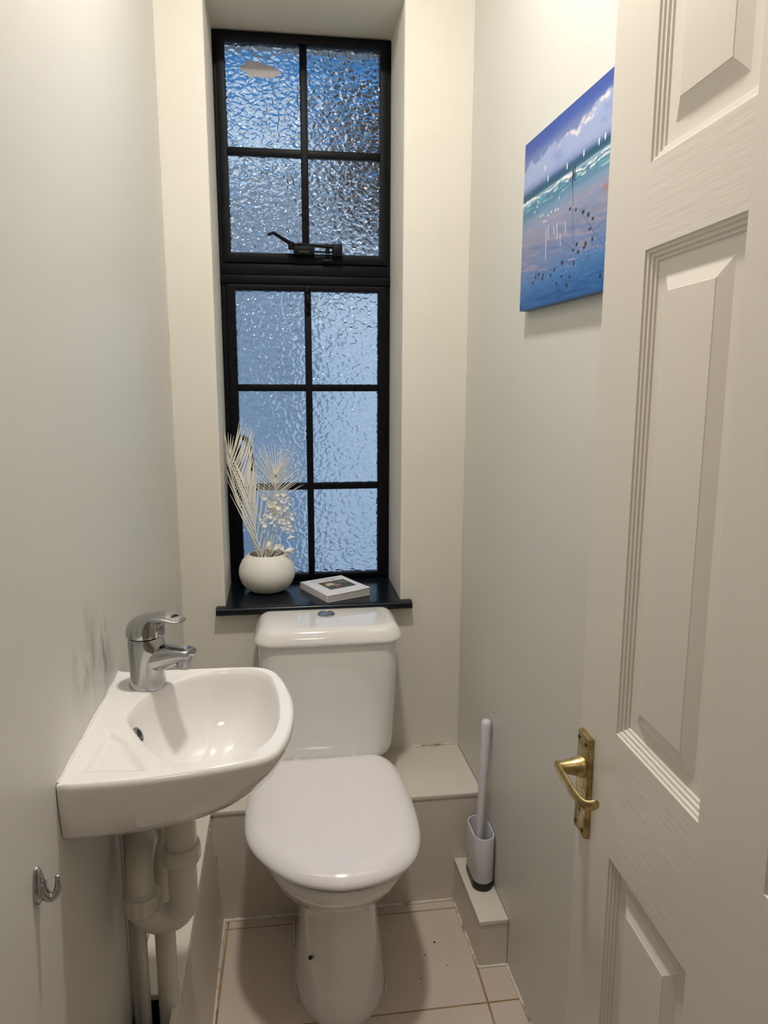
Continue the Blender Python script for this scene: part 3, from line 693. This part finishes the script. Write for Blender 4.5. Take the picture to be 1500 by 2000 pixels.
# ------------------------------------------------------------------ vase and dried bouquet
va = empty('vase', (-.055,2.075,.765), label='round matt white ceramic vase on the black window sill', cat='vase')
VX, VY = -.055, 2.078
prof = [(.030,0),(.040,.0005),(.050,.004),(.062,.012),(.073,.026),(.0795,.043),(.0815,.058),(.079,.075),(.0715,.092),(.060,.1055),(.0535,.1105),(.0515,.1118),(.0495,.1105),(.0510,.104),(.060,.090),(.066,.07)]
obj('pot', lathe(prof, (VX,VY,.7652), 64, True, False), M_vase, va, ang=60)
obj('filling', lathe([(.0600,.086),(.058,.0885),(.03,.093),(.005,.095)], (VX,VY,.7652), 32, False, True), M_vasein, va)
bq = empty('dried_bouquet', (VX,VY,.86), label='bleached palm fronds and dried cream flowers standing in the white vase', cat='dried flowers')
def blade(b, p, q, w, bow=Vector((0,0,0)), nrm=Vector((0,-1,0)), k=5):
    """narrow pointed leaflet from p to q with a shallow fold"""
    p, q = Vector(p), Vector(q); t = (q-p).normalized(); s = t.cross(nrm).normalized()
    L_, R_, C_ = [], [], []
    for i in range(k+1):
        u = i/k; c = p.lerp(q,u)+bow*(4*u*(1-u)); ww = w*(max(.12,sin(pi*min(1,.18+u*.82))))
        L_.append(b.verts.new(c+s*ww)); R_.append(b.verts.new(c-s*ww)); C_.append(b.verts.new(c-nrm*ww*.7))
    for i in range(k):
        b.faces.new((L_[i],L_[i+1],C_[i+1],C_[i])); b.faces.new((C_[i],C_[i+1],R_[i+1],R_[i])); b.faces.new((L_[i],R_[i],R_[i+1],L_[i+1]))
def at(P, t):
    t = max(0,min(.9999,t))*(len(P)-1); i = int(t); return P[i].lerp(P[i+1], t-i)
# frond 1: tall, leans left; long leaflets swept up along it
R1 = smoothpath([(-.074,VY-.012,.862),(-.098,VY-.014,.935),(-.122,VY-.012,1.005),(-.138,VY-.006,1.065),(-.147,VY-.002,1.11),(-.151,VY,1.15)],8)
b = tube(R1, [.0026-.0019*i/(len(R1)-1) for i in range(len(R1))], 8)
random.seed(3)
for i in range(24):    # right side, long and dense
    t = .14+.84*i/23; p = at(R1,t)
    ang_ = radians(66-28*(1-t)*.2 + random.uniform(-3,3) + 6*t); L_ = (.235-.115*t)*random.uniform(.9,1.05)
    q = p+Vector((cos(ang_)*L_, random.uniform(-.014,.022), sin(ang_)*L_))
    if q.x > -.078: q.x = -.078-random.uniform(0,.01)
    blade(b, p, q, .0019, Vector((.004,-.003,0)))
for i in range(20):    # left side, shorter
    t = .38+.60*i/19; p = at(R1,t); ang_ = radians(122-26*t+random.uniform(-4,4)); L_ = (.085-.02*t)*random.uniform(.8,1.1)
    q = p+Vector((cos(ang_)*L_, -random.uniform(0,.03), sin(ang_)*L_)); q.x = max(q.x, -.1635)
    blade(b, p, q, .0011, Vector((-.001,0,0)))
for i in range(7):
    p = at(R1,.97); ang_ = radians(80+6*i); L_ = .085-.004*abs(i-3); q = p+Vector((cos(ang_)*L_,0,sin(ang_)*L_)); q.x = max(q.x,-.1635)
    blade(b, p, q, .0015)
obj('palm_frond', b, M_palm, bq, ang=80)
# frond 2: folded spear between, frond 3: fan to the right
R2 = smoothpath([(-.068,VY-.018,.862),(-.085,VY-.022,.95),(-.098,VY-.02,1.02),(-.106,VY-.016,1.09)],8)
b = tube(R2, [.0024-.0017*i/(len(R2)-1) for i in range(len(R2))], 8)
for i in range(18):
    t = .10+.85*i/17; p = at(R2,t); sgn = 1 if i%2 else -1; ang_ = radians(97-sgn*(17-6*t)+random.uniform(-2,2)); L_ = .20-.08*t
    q = p+Vector((cos(ang_)*L_, random.uniform(-.01,.01), sin(ang_)*L_)); q.x = max(q.x,-.160)
    if q.z > 1.175: q.z = 1.175+random.uniform(-.02,.02)
    blade(b, p, q, .0020)
obj('palm_frond', b, M_palm, bq, ang=80)
R3 = smoothpath([(-.060,VY-.010,.862),(-.052,VY-.006,.93),(-.036,VY,1.0),(-.027,VY+.004,1.06),(-.024,VY+.006,1.095)],8)
b = tube(R3, [.0022-.0014*i/(len(R3)-1) for i in range(len(R3))], 8)
for i in range(22):
    t = .60+.40*i/21; p = at(R3,t)
    for sgn in (-1,1):
        a0 = 90-sgn*(62-44*(i/21))+random.uniform(-4,4); L_ = (.112 if sgn > 0 else .118)*random.uniform(.82,1.04)
        q = p+Vector((cos(radians(a0))*L_, random.uniform(-.02,.01), sin(radians(a0))*L_))
        blade(b, p, q, .0010)
for i in range(9):
    p = at(R3,.99); a0 = radians(66+6*i); q = p+Vector((cos(a0)*.105,0,sin(a0)*.105)); blade(b, p, q, .0011)
obj('palm_frond', b, M_palm, bq, ang=80)
# dried flowers and papery leaves
def flower(c, r, n, seedv, m=M_petal):
    random.seed(seedv); b = bmesh.new(); c = Vector(c)
    for i in range(n):
        a = 2*pi*i/n+random.uniform(-.5,.5)
        d = Vector((cos(a), random.uniform(-.7,.1), sin(a))).normalized(); s = d.cross(Vector((random.uniform(-.5,.5),1,random.uniform(-.5,.5)))).normalized()
        L_ = r*random.uniform(.7,1.5); w = L_*random.uniform(.22,.40); o = c+d*.003
        pts = [o, o+d*L_*.35+s*w, o+d*L_*.8+s*w*.9, o+d*L_+Vector((0,-.003,0)), o+d*L_*.8-s*w*.7, o+d*L_*.35-s*w, o+d*L_*.55+Vector((0,.003,0))]
        v = [b.verts.new(p) for p in pts]
        for k in range(5): b.faces.new((v[6],v[k],v[k+1]))
        b.faces.new((v[6],v[5],v[0]))
    return obj('dried_flower', b, m, bq, smooth=False)
FL = [(-.028,VY-.02,1.020,.020,7),(-.004,VY-.01,1.012,.016,6),(.012,VY-.012,.990,.013,5),(-.045,VY-.025,1.000,.014,6),(-.030,VY-.03,.975,.013,5),(.004,VY-.02,.962,.015,6),(.014,VY-.02,.950,.012,5),(-.018,VY-.02,.985,.013,5),(-.060,VY-.03,.978,.012,5),(.008,VY-.01,1.032,.012,5),(-.012,VY-.005,1.045,.015,6),(-.048,VY-.01,1.035,.014,6),(-.02,VY,1.002,.018,7),(0,VY-.015,.975,.012,5)]
for k,(x,y,z,r,n) in enumerate(FL): flower((x,y,z), r, n, 60+k)
obj('flower_centre', lathe([(.0045,0),(.0055,.003),(.0035,.007)], n=14, M=Matrix.Translation((-.030,VY-.030,1.018)) @ Matrix.Rotation(pi/2,4,'X')), M_petal_c, bq)
b = bmesh.new()
for (x,z) in ((-.028,1.015),(-.004,1.01),(.004,.962),(-.030,.975),(-.018,.985),(-.045,1.0),(.012,.99)):
    merge(b, tube([(-.05,VY-.015,.866),((x-.05)/2,VY-.015,(z+.866)/2),(x,VY-.018,z)], .0009, 6))
obj('flower_stem', b, M_palm, bq)
def leafpatch(P, y, name='papery_leaf'):
    b = bmesh.new(); n = len(P); c = Vector((sum(p[0] for p in P)/n, y-.006, sum(p[1] for p in P)/n))
    f = [b.verts.new((p[0],y+.004*((k%2)*2-1),p[1])) for k,p in enumerate(P)]; cv = b.verts.new(c); bk = b.verts.new(c+Vector((0,.0035,0)))
    for k in range(n): b.faces.new((cv,f[k],f[(k+1)%n])); b.faces.new((bk,f[(k+1)%n],f[k]))
    obj(name, b, M_petal, bq, smooth=False)
leafpatch([(-.056,.905),(-.049,.921),(-.039,.915),(-.036,.902),(-.045,.893)], VY-.034)
leafpatch([(-.036,.891),(-.030,.908),(-.014,.911),(-.004,.902),(-.006,.889),(-.022,.885)], VY-.030)
leafpatch([(-.008,.888),(.008,.897),(.026,.895),(.030,.889),(.016,.883),(0,.880)], VY-.028)
leafpatch([(-.040,.868),(-.022,.890),(-.010,.886),(-.020,.868)], VY-.020)
leafpatch([(.002,.922),(.014,.931),(.028,.928),(.020,.921)], VY-.020)
leafpatch([(-.018,.868),(-.006,.879),(.012,.884),(.004,.870)], VY-.024)
for (p,q,w) in (((-.064,VY-.02,.862),(-.040,VY-.03,.905),.004),((-.060,VY-.02,.862),(-.030,VY-.03,.895),.0045),((-.055,VY-.03,.866),(-.020,VY-.04,.874),.003),((-.07,VY-.02,.865),(-.058,VY-.03,.93),.004)):
    b = bmesh.new(); blade(b, p, q, w); obj('papery_leaf', b, M_palm, bq, smooth=False)
b = tube(smoothpath([(-.060,VY-.047,.880),(-.052,VY-.060,.868),(-.045,VY-.076,.850)],5), .0009, 6)
obj('loose_fibre', b, M_palm, bq)

# ------------------------------------------------------------------ book on the sill
BM_ = Matrix.Translation((.1395,2.040,.7652)) @ Matrix.Rotation(radians(25.5),4,'Z')
bk = empty('book', (.1395,2.040,.7652), label='small thick white paperback lying flat on the window sill', cat='book')
def bobj(n,b,m,p=None,**k):
    bmesh.ops.transform(b, matrix=BM_, verts=b.verts[:]); return obj(n,b,m,p or bk,**k)
hw, hh, th = .070, .083, .0195
bobj('pages', box(-hw+.001,hw-.002,-hh+.001,hh-.001,.0006,th-.0012), M_pages, smooth=False)
bobj('back_cover', box(-hw,hw,-hh,hh,0,.0006), M_paper, smooth=False)
bobj('spine', box(-hw-.0006,-hw+.001,-hh,hh,0,th-.0004), M_paper, smooth=False)
b = bmesh.new()   # cover lifts a little at its free corner
nx_, ny_ = 10, 10; g = [[b.verts.new((-hw+2*hw*i/nx_, -hh+2*hh*j/ny_, th-.0004+.0030*(i/nx_)**3*(1-j/ny_)**2)) for j in range(ny_+1)] for i in range(nx_+1)]
for i in range(nx_):
    for j in range(ny_): b.faces.new((g[i][j],g[i+1][j],g[i+1][j+1],g[i][j+1]))
ex = bmesh.ops.extrude_face_region(b, geom=b.faces[:]); bmesh.ops.translate(b, vec=(0,0,-.0007), verts=[v for v in ex['geom'] if isinstance(v, bmesh.types.BMVert)])
cv_ = bobj('front_cover', b, M_paper)
# cover picture: dark warm painting with a pale figure
n1, n2 = 60, 54
b = bmesh.new(); lay = b.verts.layers.float_color.new('paint'); G = []
for i in range(n1+1):
    row = []
    for j in range(n2+1):
        u, v_ = i/n1, j/n2
        x = -hw*.48+u*hw*1.22; y = -hh*.42+v_*hh*.92
        vt = b.verts.new((x,y,th+.0003+.0030*((x+hw)/(2*hw))**3*(1-(y+hh)/(2*hh))**2))
        nn = .5+.5*noise.fractal(Vector((u*5,v_*5,1)), 1, 2, 4)
        c = Vector((.05,.04,.025))*(0.7+nn)+Vector((.02,.03,.01))*(1-u)
        def blob(cx,cy,rx,ry,col,s=1.0):
            global c
            d = ((u-cx)/rx)**2+((v_-cy)/ry)**2
            k = max(0,1-d)*s; c = c*(1-k)+Vector(col)*k
        blob(.30,.62,.20,.22,(.80,.64,.38)); blob(.18,.55,.10,.14,(.66,.60,.36)); blob(.48,.42,.16,.10,(.42,.26,.15)); blob(.35,.85,.25,.12,(.20,.09,.03)); blob(.16,.25,.2,.18,(.03,.07,.04)); blob(.38,.20,.12,.10,(.30,.10,.03)); blob(.80,.75,.14,.12,(.25,.24,.12)); blob(.86,.55,.10,.10,(.20,.20,.10)); blob(.55,.70,.15,.15,(.10,.11,.11))
        vt[lay] = (*c,1); row.append(vt)
    G.append(row)
for i in range(n1):
    for j in range(n2): b.faces.new((G[i][j],G[i+1][j],G[i+1][j+1],G[i][j+1]))
M_pic = vcol_mat('cover_picture_print', .5)
bobj('cover_picture', b, M_pic, cv_)
b = bmesh.new(); random.seed(5)
x = -hw*.62
for k in range(9):      # pale unreadable title letters
    wl = .0082; y0 = hh*.66; t_ = .0011
    for (dx0,dx1,dy0,dy1) in random.choice((((0,.2,0,1),(0,1,.85,1),(0,.7,.45,.6)),((0,.2,0,1),(.8,1,0,1),(0,1,0,.15)),((.4,.6,0,1),(0,1,.85,1)),((0,.2,0,1),(.8,1,0,1),(0,1,.45,.6)))):
        X0,X1,Y0_,Y1_ = x+wl*dx0*.8, x+wl*dx1*.8, y0+.012*dy0, y0+.012*dy1
        zt = th+.0003+.0030*((x+hw)/(2*hw))**3*(1-(y0+hh)/(2*hh))**2
        vs = [b.verts.new(p) for p in ((X0,Y0_,zt),(X1,Y0_,zt),(X1,Y1_,zt),(X0,Y1_,zt))]; b.faces.new(vs)
    x += wl*1.30
bobj('cover_title', b, M_ink, cv_, smooth=False)

# ------------------------------------------------------------------ painting on the right wall
pt = empty('canvas_painting', (.49,1.26,1.67), label='blue seascape canvas painting on the right wall beside the door', cat='painting')
PU, PV, PX, PYL, PZ0 = .44, .315, .484, 1.478, 1.513
def pxz(u, v, d=0.): # point on the canvas face
    y = PYL-u; return (PX+.02*(1.478-y)-d, y, PZ0+v)
b = bmesh.new()
A_ = [pxz(0,0,-.0004),pxz(PU,0,-.0004),pxz(PU,PV,-.0004),pxz(0,PV,-.0004)]; B_ = [(XR(p[1])-.0005,p[1],p[2]) for p in A_]
va_ = [b.verts.new(p) for p in A_]; vb_ = [b.verts.new(p) for p in B_]
b.faces.new(va_); b.faces.new(vb_[::-1])
for k in range(4): b.faces.new((va_[k],va_[(k+1)%4],vb_[(k+1)%4],vb_[k]))
obj('stretcher_canvas', b, M_canvas, pt, smooth=False)
NU, NV = 330, 250
uu, vv = np.meshgrid(np.linspace(0,PU,NU+1), np.linspace(0,1,NV+1), indexing='ij')
rng = np.random.RandomState(4)
def vnoise(x, y, seed):
    r = np.random.RandomState(seed).rand(64,64)
    xi = np.floor(x).astype(int); yi = np.floor(y).astype(int); fx = x-xi; fy = y-yi; fx = fx*fx*(3-2*fx); fy = fy*fy*(3-2*fy)
    g = lambda a, c: r[a%64, c%64]
    return (g(xi,yi)*(1-fx)+g(xi+1,yi)*fx)*(1-fy)+(g(xi,yi+1)*(1-fx)+g(xi+1,yi+1)*fx)*fy
def fbm(x, y, seed, o=4):
    s = 0; a = .5; t = 0
    for k in range(o): s = s+a*vnoise(x*2**k, y*2**k, seed+k); t += a; a *= .5
    return s/t
def srgb(c): return np.array([((x/255)/12.92 if x/255 <= .04045 else ((x/255+.055)/1.055)**2.4) for x in c])
keys = [(0.00,(28,84,150)),(.08,(38,98,165)),(.17,(70,120,180)),(.26,(105,130,178)),(.38,(128,138,170)),(.50,(142,150,182)),(.555,(112,146,180)),(.60,(78,124,156)),(.628,(86,138,166)),(.645,(150,180,200)),(.655,(52,100,128)),(.675,(34,80,108)),(.695,(60,98,142)),(.71,(108,128,176)),(.80,(122,138,182)),(.88,(110,128,180)),(.93,(66,90,168)),(1.0,(50,80,158))]
tilt = vv - .055*(uu/.44)
w_ = tilt + (fbm(uu*40,vv*50,11)-.5)*.028
kp = np.array([k[0] for k in keys]); kc = np.array([srgb(k[1]) for k in keys])
C_ = np.stack([np.interp(np.where(vv > .60, vv-.02*(uu/.44), w_+.03), kp, kc[:,i]) for i in range(3)], -1)
def mixc(mask, col):
    global C_
    m = np.clip(mask,0,1)[...,None]; C_ = C_*(1-m)+srgb(col)*m
def sm(x,a,b_): t = np.clip((x-a)/(b_-a),0,1); return t*t*(3-2*t)
# clouds with a ragged bright upper edge
ce = .845+.17*uu+(fbm(uu*28,vv*9,21)-.5)*.13
mixc(sm(vv,.70,.76)*(1-sm(vv,ce-.01,ce+.012))*.75, (168,182,222))
mixc((1-sm(np.abs(vv-(ce-.018)),0,.032))*sm(uu,.13,.24)*sm(fbm(uu*70,vv*40,31),.35,.65)*1.0, (226,220,222))
mixc((1-sm(np.abs(vv-(ce-.012)),0,.012))*sm(fbm(uu*90,vv*60,33),.5,.7)*sm(uu,.15,.24)*.6, (190,160,150))
mixc(sm(fbm(uu*14+3,vv*10,41),.55,.8)*sm(vv,.72,.78)*(1-sm(vv,ce-.03,ce))*.5, (105,125,190))
# wave foam
fe = .642+.006*np.sin(uu*40)+(fbm(uu*60,vv*5,51)-.5)*.030
thk = .003+.026*np.clip(fbm(uu*35,vv*6,53)-.25,0,1)
mixc((1-sm(np.abs(vv-fe),thk*.4,thk))*sm(fbm(uu*70,vv*90,57),.25,.42)*.95, (238,242,245))
mixc((1-sm(np.abs(vv-fe+.022),.004,.010))*sm(fbm(uu*60,vv*60,58),.48,.6)*.8, (225,235,240))
for (a,c,s) in ((.615,(90,165,180),61),(.595,(150,195,205),63),(.575,(85,140,165),65)):
    mixc((1-sm(np.abs(vv-a-(fbm(uu*25,vv*2,s)-.5)*.02),.002,.008))*sm(fbm(uu*30,vv*40,s+1),.35,.6), c)
# wet sand streaks
st_ = fbm(uu*16,(vv+uu*.25)*60,71)
mixc(sm(st_,.50,.75)*(1-sm(vv,.50,.56))*sm(vv,.14,.22)*.65, (165,152,172))
mixc(sm(fbm(uu*12,(vv+uu*.3)*45,77),.55,.8)*(1-sm(vv,.46,.55))*sm(vv,.14,.22)*.5, (88,112,165))
mixc(sm(fbm(uu*20,(vv+uu*.1)*70,81),.5,.75)*(1-sm(vv,.15,.24))*.5, (60,130,190))
mixc(sm(fbm(uu*20,(vv+uu*.1)*50,87),.55,.8)*(1-sm(vv,.05,.12))*.7, (18,58,110))
mixc((1-sm(np.hypot((uu-.395)/.055,(vv-.48)/.022),.4,1))*.8, (170,118,100))
mixc(((fbm(uu*300,vv*200,91) > .74)&(vv<.30)&(vv>.1))*.35, (190,200,215))
def dab(u,v,ru,rv,col,k=1.): mixc((1-sm(np.hypot((uu-u)/ru,(vv-v)/rv),.55,1))*k, col)
def line(u0,v0,u1,v1,w,col,k=1.):
    du,dv = (u1-u0), (v1-v0)*PV; L2 = du*du+dv*dv; t = np.clip(((uu-u0)*du+(vv-v0)*PV*dv)/L2,0,1)
    d = np.hypot(uu-u0-t*du, (vv-v0)*PV-t*dv); mixc((1-sm(d,w*.5,w))*k, col)
for (u,v) in ((.128,.707),(.214,.701),(.281,.708),(.336,.712),(.357,.717),(.381,.712)): dab(u,v,.0028,.022,(240,242,246))
line(.108,.79,.1125,.765,.0012,(240,242,246)); line(.1125,.765,.118,.785,.0012,(240,242,246)); dab(.185,.561,.0025,.014,(225,235,240),.7)
for (u,v) in ((.078,.587),(.066,.565),(.098,.52),(.108,.522),(.150,.51),(.170,.508),(.182,.505),(.137,.50),(.116,.478),(.126,.475)): dab(u,v,.0035,.008,(235,240,245),.9)
for (u,v0,v1) in ((.128,.44,.262),(.138,.448,.37),(.18,.43,.34),(.217,.412,.36),(.197,.36,.30),(.165,.42,.38)): line(u,v0,u+.004,v1,.0016,(225,232,242),.8)
line(.240,.662,.241,.59,.0030,(22,48,62)); line(.249,.668,.2485,.605,.0030,(22,48,62)); line(.2435,.655,.2435,.62,.0022,(22,48,62)); line(.2425,.59,.247,.48,.0013,(38,74,90),.9); line(.247,.46,.2555,.28,.0012,(38,74,90),.85)
for (u,v) in ((.290,.418),(.310,.392),(.328,.361),(.319,.317),(.257,.246),(.278,.228),(.212,.204),(.1765,.183),(.124,.175),(.262,.18),(.305,.255),(.389,.159),(.2117,.131),(.247,.116),(.19,.102),(.236,.074),(.2356,.469),(.260,.449),(.366,.071),(.383,.067),(.12,.155),(.30,.238),(.33,.262),(.27,.27),(.085,.18),(.10,.19),(.07,.15),(.16,.158),(.405,.20)):
    dab(u,v,.0042+.003*rng.rand(),.010+.008*rng.rand(),(26,38,42),.95)
for k in range(130):
    u,v = rng.rand()*.40+.03, rng.rand()*.2+.08; dab(u,v,.0016,.004,(45,62,80),.7)
line(.275,.44,.40,.14,.0010,(60,76,105),.7); line(.318,.19,.246,.02,.0012,(50,76,115),.6); line(.20,.33,.262,.24,.001,(60,76,105),.6); line(.33,.30,.37,.33,.001,(60,76,105),.7)
C_ = np.clip(C_*(.94+.12*fbm(uu*120,vv*60,99)[...,None]),0,1)
X_ = PX+.02*uu; co = np.stack([X_-.0006, PYL-uu, PZ0+vv*PV], -1).reshape(-1,3)
idx = np.arange((NU+1)*(NV+1)).reshape(NU+1,NV+1)
fc = np.stack([idx[:-1,:-1],idx[1:,:-1],idx[1:,1:],idx[:-1,1:]],-1).reshape(-1,4)
me = bpy.data.meshes.new('painted_face'); me.from_pydata(co.tolist(), [], fc.tolist()); me.update()
ca = me.color_attributes.new('paint','FLOAT_COLOR','POINT'); ca.data.foreach_set('color', np.concatenate([C_.reshape(-1,3), np.ones(((NU+1)*(NV+1),1))],1).ravel().astype(np.float32))
me.materials.append(vcol_mat('seascape_paint', .45, .25))
pf = bpy.data.objects.new('painted_face', me); COL.objects.link(pf); pf.parent = pt; pf.location = -Vector(pt.location)

# ------------------------------------------------------------------ lamps (above and behind the view)
cl = empty('ceiling_lamp', (.085,1.05,ZC), label='small round downlight on the ceiling above the basin', cat='lamp')
obj('lamp_collar', lathe([(.072,-.105),(.078,-.104),(.082,0)], (.085,1.05,ZC), 40, False, False), M_bulb, cl)
obj('lamp_back', lathe([(.072,-.085),(.072,-.080)], (.085,1.05,ZC), 40), M_bulb, cl)
